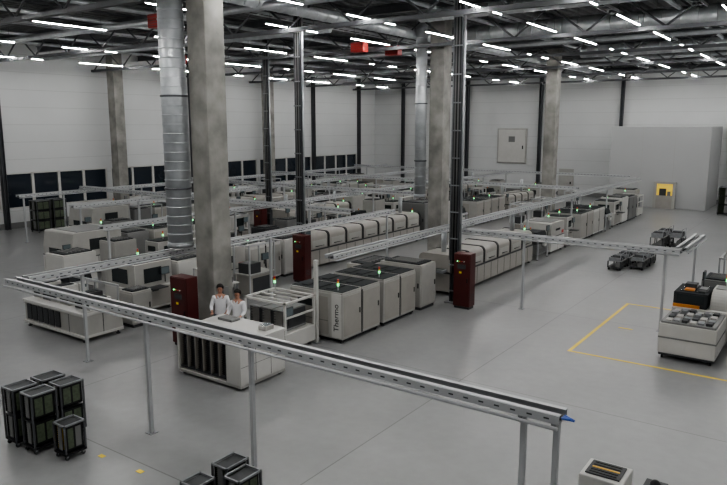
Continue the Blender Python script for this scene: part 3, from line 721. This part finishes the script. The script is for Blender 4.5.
def person(x,y,rot,label,s=1.0):
    V=[(0,0,.95),(0,-.0,1.12),(0,-.01,1.3),(0,0,1.45),(0,-.01,1.52),(0,-.015,1.58),(0,-.02,1.66),(0,-.015,1.71),
       (-.17,0,1.42),(-.25,-.05,1.18),(-.2,-.28,1.08),(-.19,-.36,1.07),
       (.17,0,1.42),(.25,-.05,1.18),(.2,-.28,1.08),(.19,-.36,1.07),
       (-.1,0,.88),(-.11,-.02,.5),(-.11,.01,.1),(-.11,-.14,.04),
       (.1,0,.88),(.11,-.02,.5),(.11,.01,.1),(.11,-.14,.04)]
    E=[(0,1),(1,2),(2,3),(3,4),(4,5),(5,6),(6,7),(3,8),(8,9),(9,10),(10,11),(3,12),(12,13),(13,14),(14,15),(0,16),(16,17),(17,18),(18,19),(0,20),(20,21),(21,22),(22,23)]
    R=[(.15,.11),(.135,.1),(.155,.11),(.13,.09),.055,.06,(.08,.095),(.065,.075),.06,.043,.03,.036,.06,.043,.03,.036,.085,.058,.042,.035,.085,.058,.042,.035]
    body=skinned(V,E,R,'skin')
    ms=[body]
    for sx in(-1,1):
        hx=sx*.19
        for k,(dx,l) in enumerate(((-.028,.065),(-.01,.075),(.01,.07),(.028,.055))):
            ms.append(skinned([(hx+dx*.8,-.37,1.07),(hx+dx,-.40,1.07),(hx+dx,-.40-l*.6,1.062),(hx+dx,-.40-l,1.045)],[(0,1),(1,2),(2,3)],[.01,.0095,.009,.008],'skin',1))
        ms.append(skinned([(hx-sx*.02,-.345,1.065),(hx-sx*.05,-.37,1.06),(hx-sx*.055,-.405,1.052)],[(0,1),(1,2)],[.012,.011,.009],'skin',1))
    f=B();f.cyl((0,-.105,1.645),(0,-.122,1.62),.009,'skin',8,r2=.015)
    f.ball((-.082,0,1.63),.022,'skin',(.4,.8,1.3)).ball((.082,0,1.63),.022,'skin',(.4,.8,1.3))
    for sx in(-1,1): f.ball((sx*.03,-.1,1.652),.008,'eye')
    f.box(-.02,.02,-.108,-.095,1.59,1.595,'lips')
    ms.append(f.mesh('face'));body=merge(ms,'body')
    h=B();h.ball((0,.005,1.705),.112,'hair',(.93,1.0,.92),24,20);hair=h.mesh('hair')
    bm=bmesh.new();bm.from_mesh(hair);bmesh.ops.delete(bm,geom=[v for v in bm.verts if (v.co.y<-.04 and v.co.z<1.735) or (v.co.y<.03 and v.co.z<1.68) or v.co.z<1.63],context='VERTS');bm.to_mesh(hair);bm.free()
    cv=[V[i] for i in (0,1,2,3)]+[(0,0,1.49)]+[V[8],V[9],(-.21,-.24,1.09),V[12],V[13],(.21,-.24,1.09),(0,0,.8)]
    coat=skinned(cv,[(0,1),(1,2),(2,3),(3,4),(3,5),(5,6),(6,7),(3,8),(8,9),(9,10),(0,11)],[(.175,.13),(.155,.12),(.175,.13),(.145,.105),.06,.075,.056,.045,.075,.056,.045,(.18,.135)],'cloth')
    tr=skinned([V[0],V[16],V[17],(-.11,.01,.12),V[20],V[21],(.11,.01,.12)],[(0,1),(1,2),(2,3),(0,4),(4,5),(5,6)],[(.16,.12),.1,.075,.062,.1,.075,.062],'pants')
    col=B();col.prof([(-.06,1.5),(-.075,1.44),(0,1.36),(.075,1.44),(.06,1.5),(0,1.42)],-.125,-.11,'y','cloth')
    P=[('body',body),('hair',hair,'short dark hair'),('shirt',coat,'white work shirt'),('collar',col.mesh('collar')),('trousers',tr,'dark trousers')]
    for sx in(-1,1): P.append(('shoe',B().box(sx*.11-.05,sx*.11+.05,-.2,.07,0,.09,'black',.03).mesh('shoe')))
    e=thing('person',P,label,'person',(x,y,0),rot)
    e.scale=(s,s,s);return e
person(-13.52,12.42,.7,'person in white work shirt with short dark hair at table',s=.98)
person(-12.86,12.42,.3,'person in white work shirt working with hands forward',s=.95)
# ---------------------------------------------------------------- world, camera
w=bpy.data.worlds.new('w');bpy.context.scene.world=w;w.use_nodes=True
w.node_tree.nodes['Background'].inputs[0].default_value=(.5,.55,.6,1);w.node_tree.nodes['Background'].inputs[1].default_value=.1
cam=bpy.data.cameras.new('cam');cam.sensor_width=36;cam.lens=680/727*36;cam.clip_end=300
co=bpy.data.objects.new('camera',cam);C.objects.link(co);co.location=(0,0,6)
co.rotation_euler=(math.radians(90)-math.atan(117.5/680),0,math.radians(35.2));bpy.context.scene.camera=co
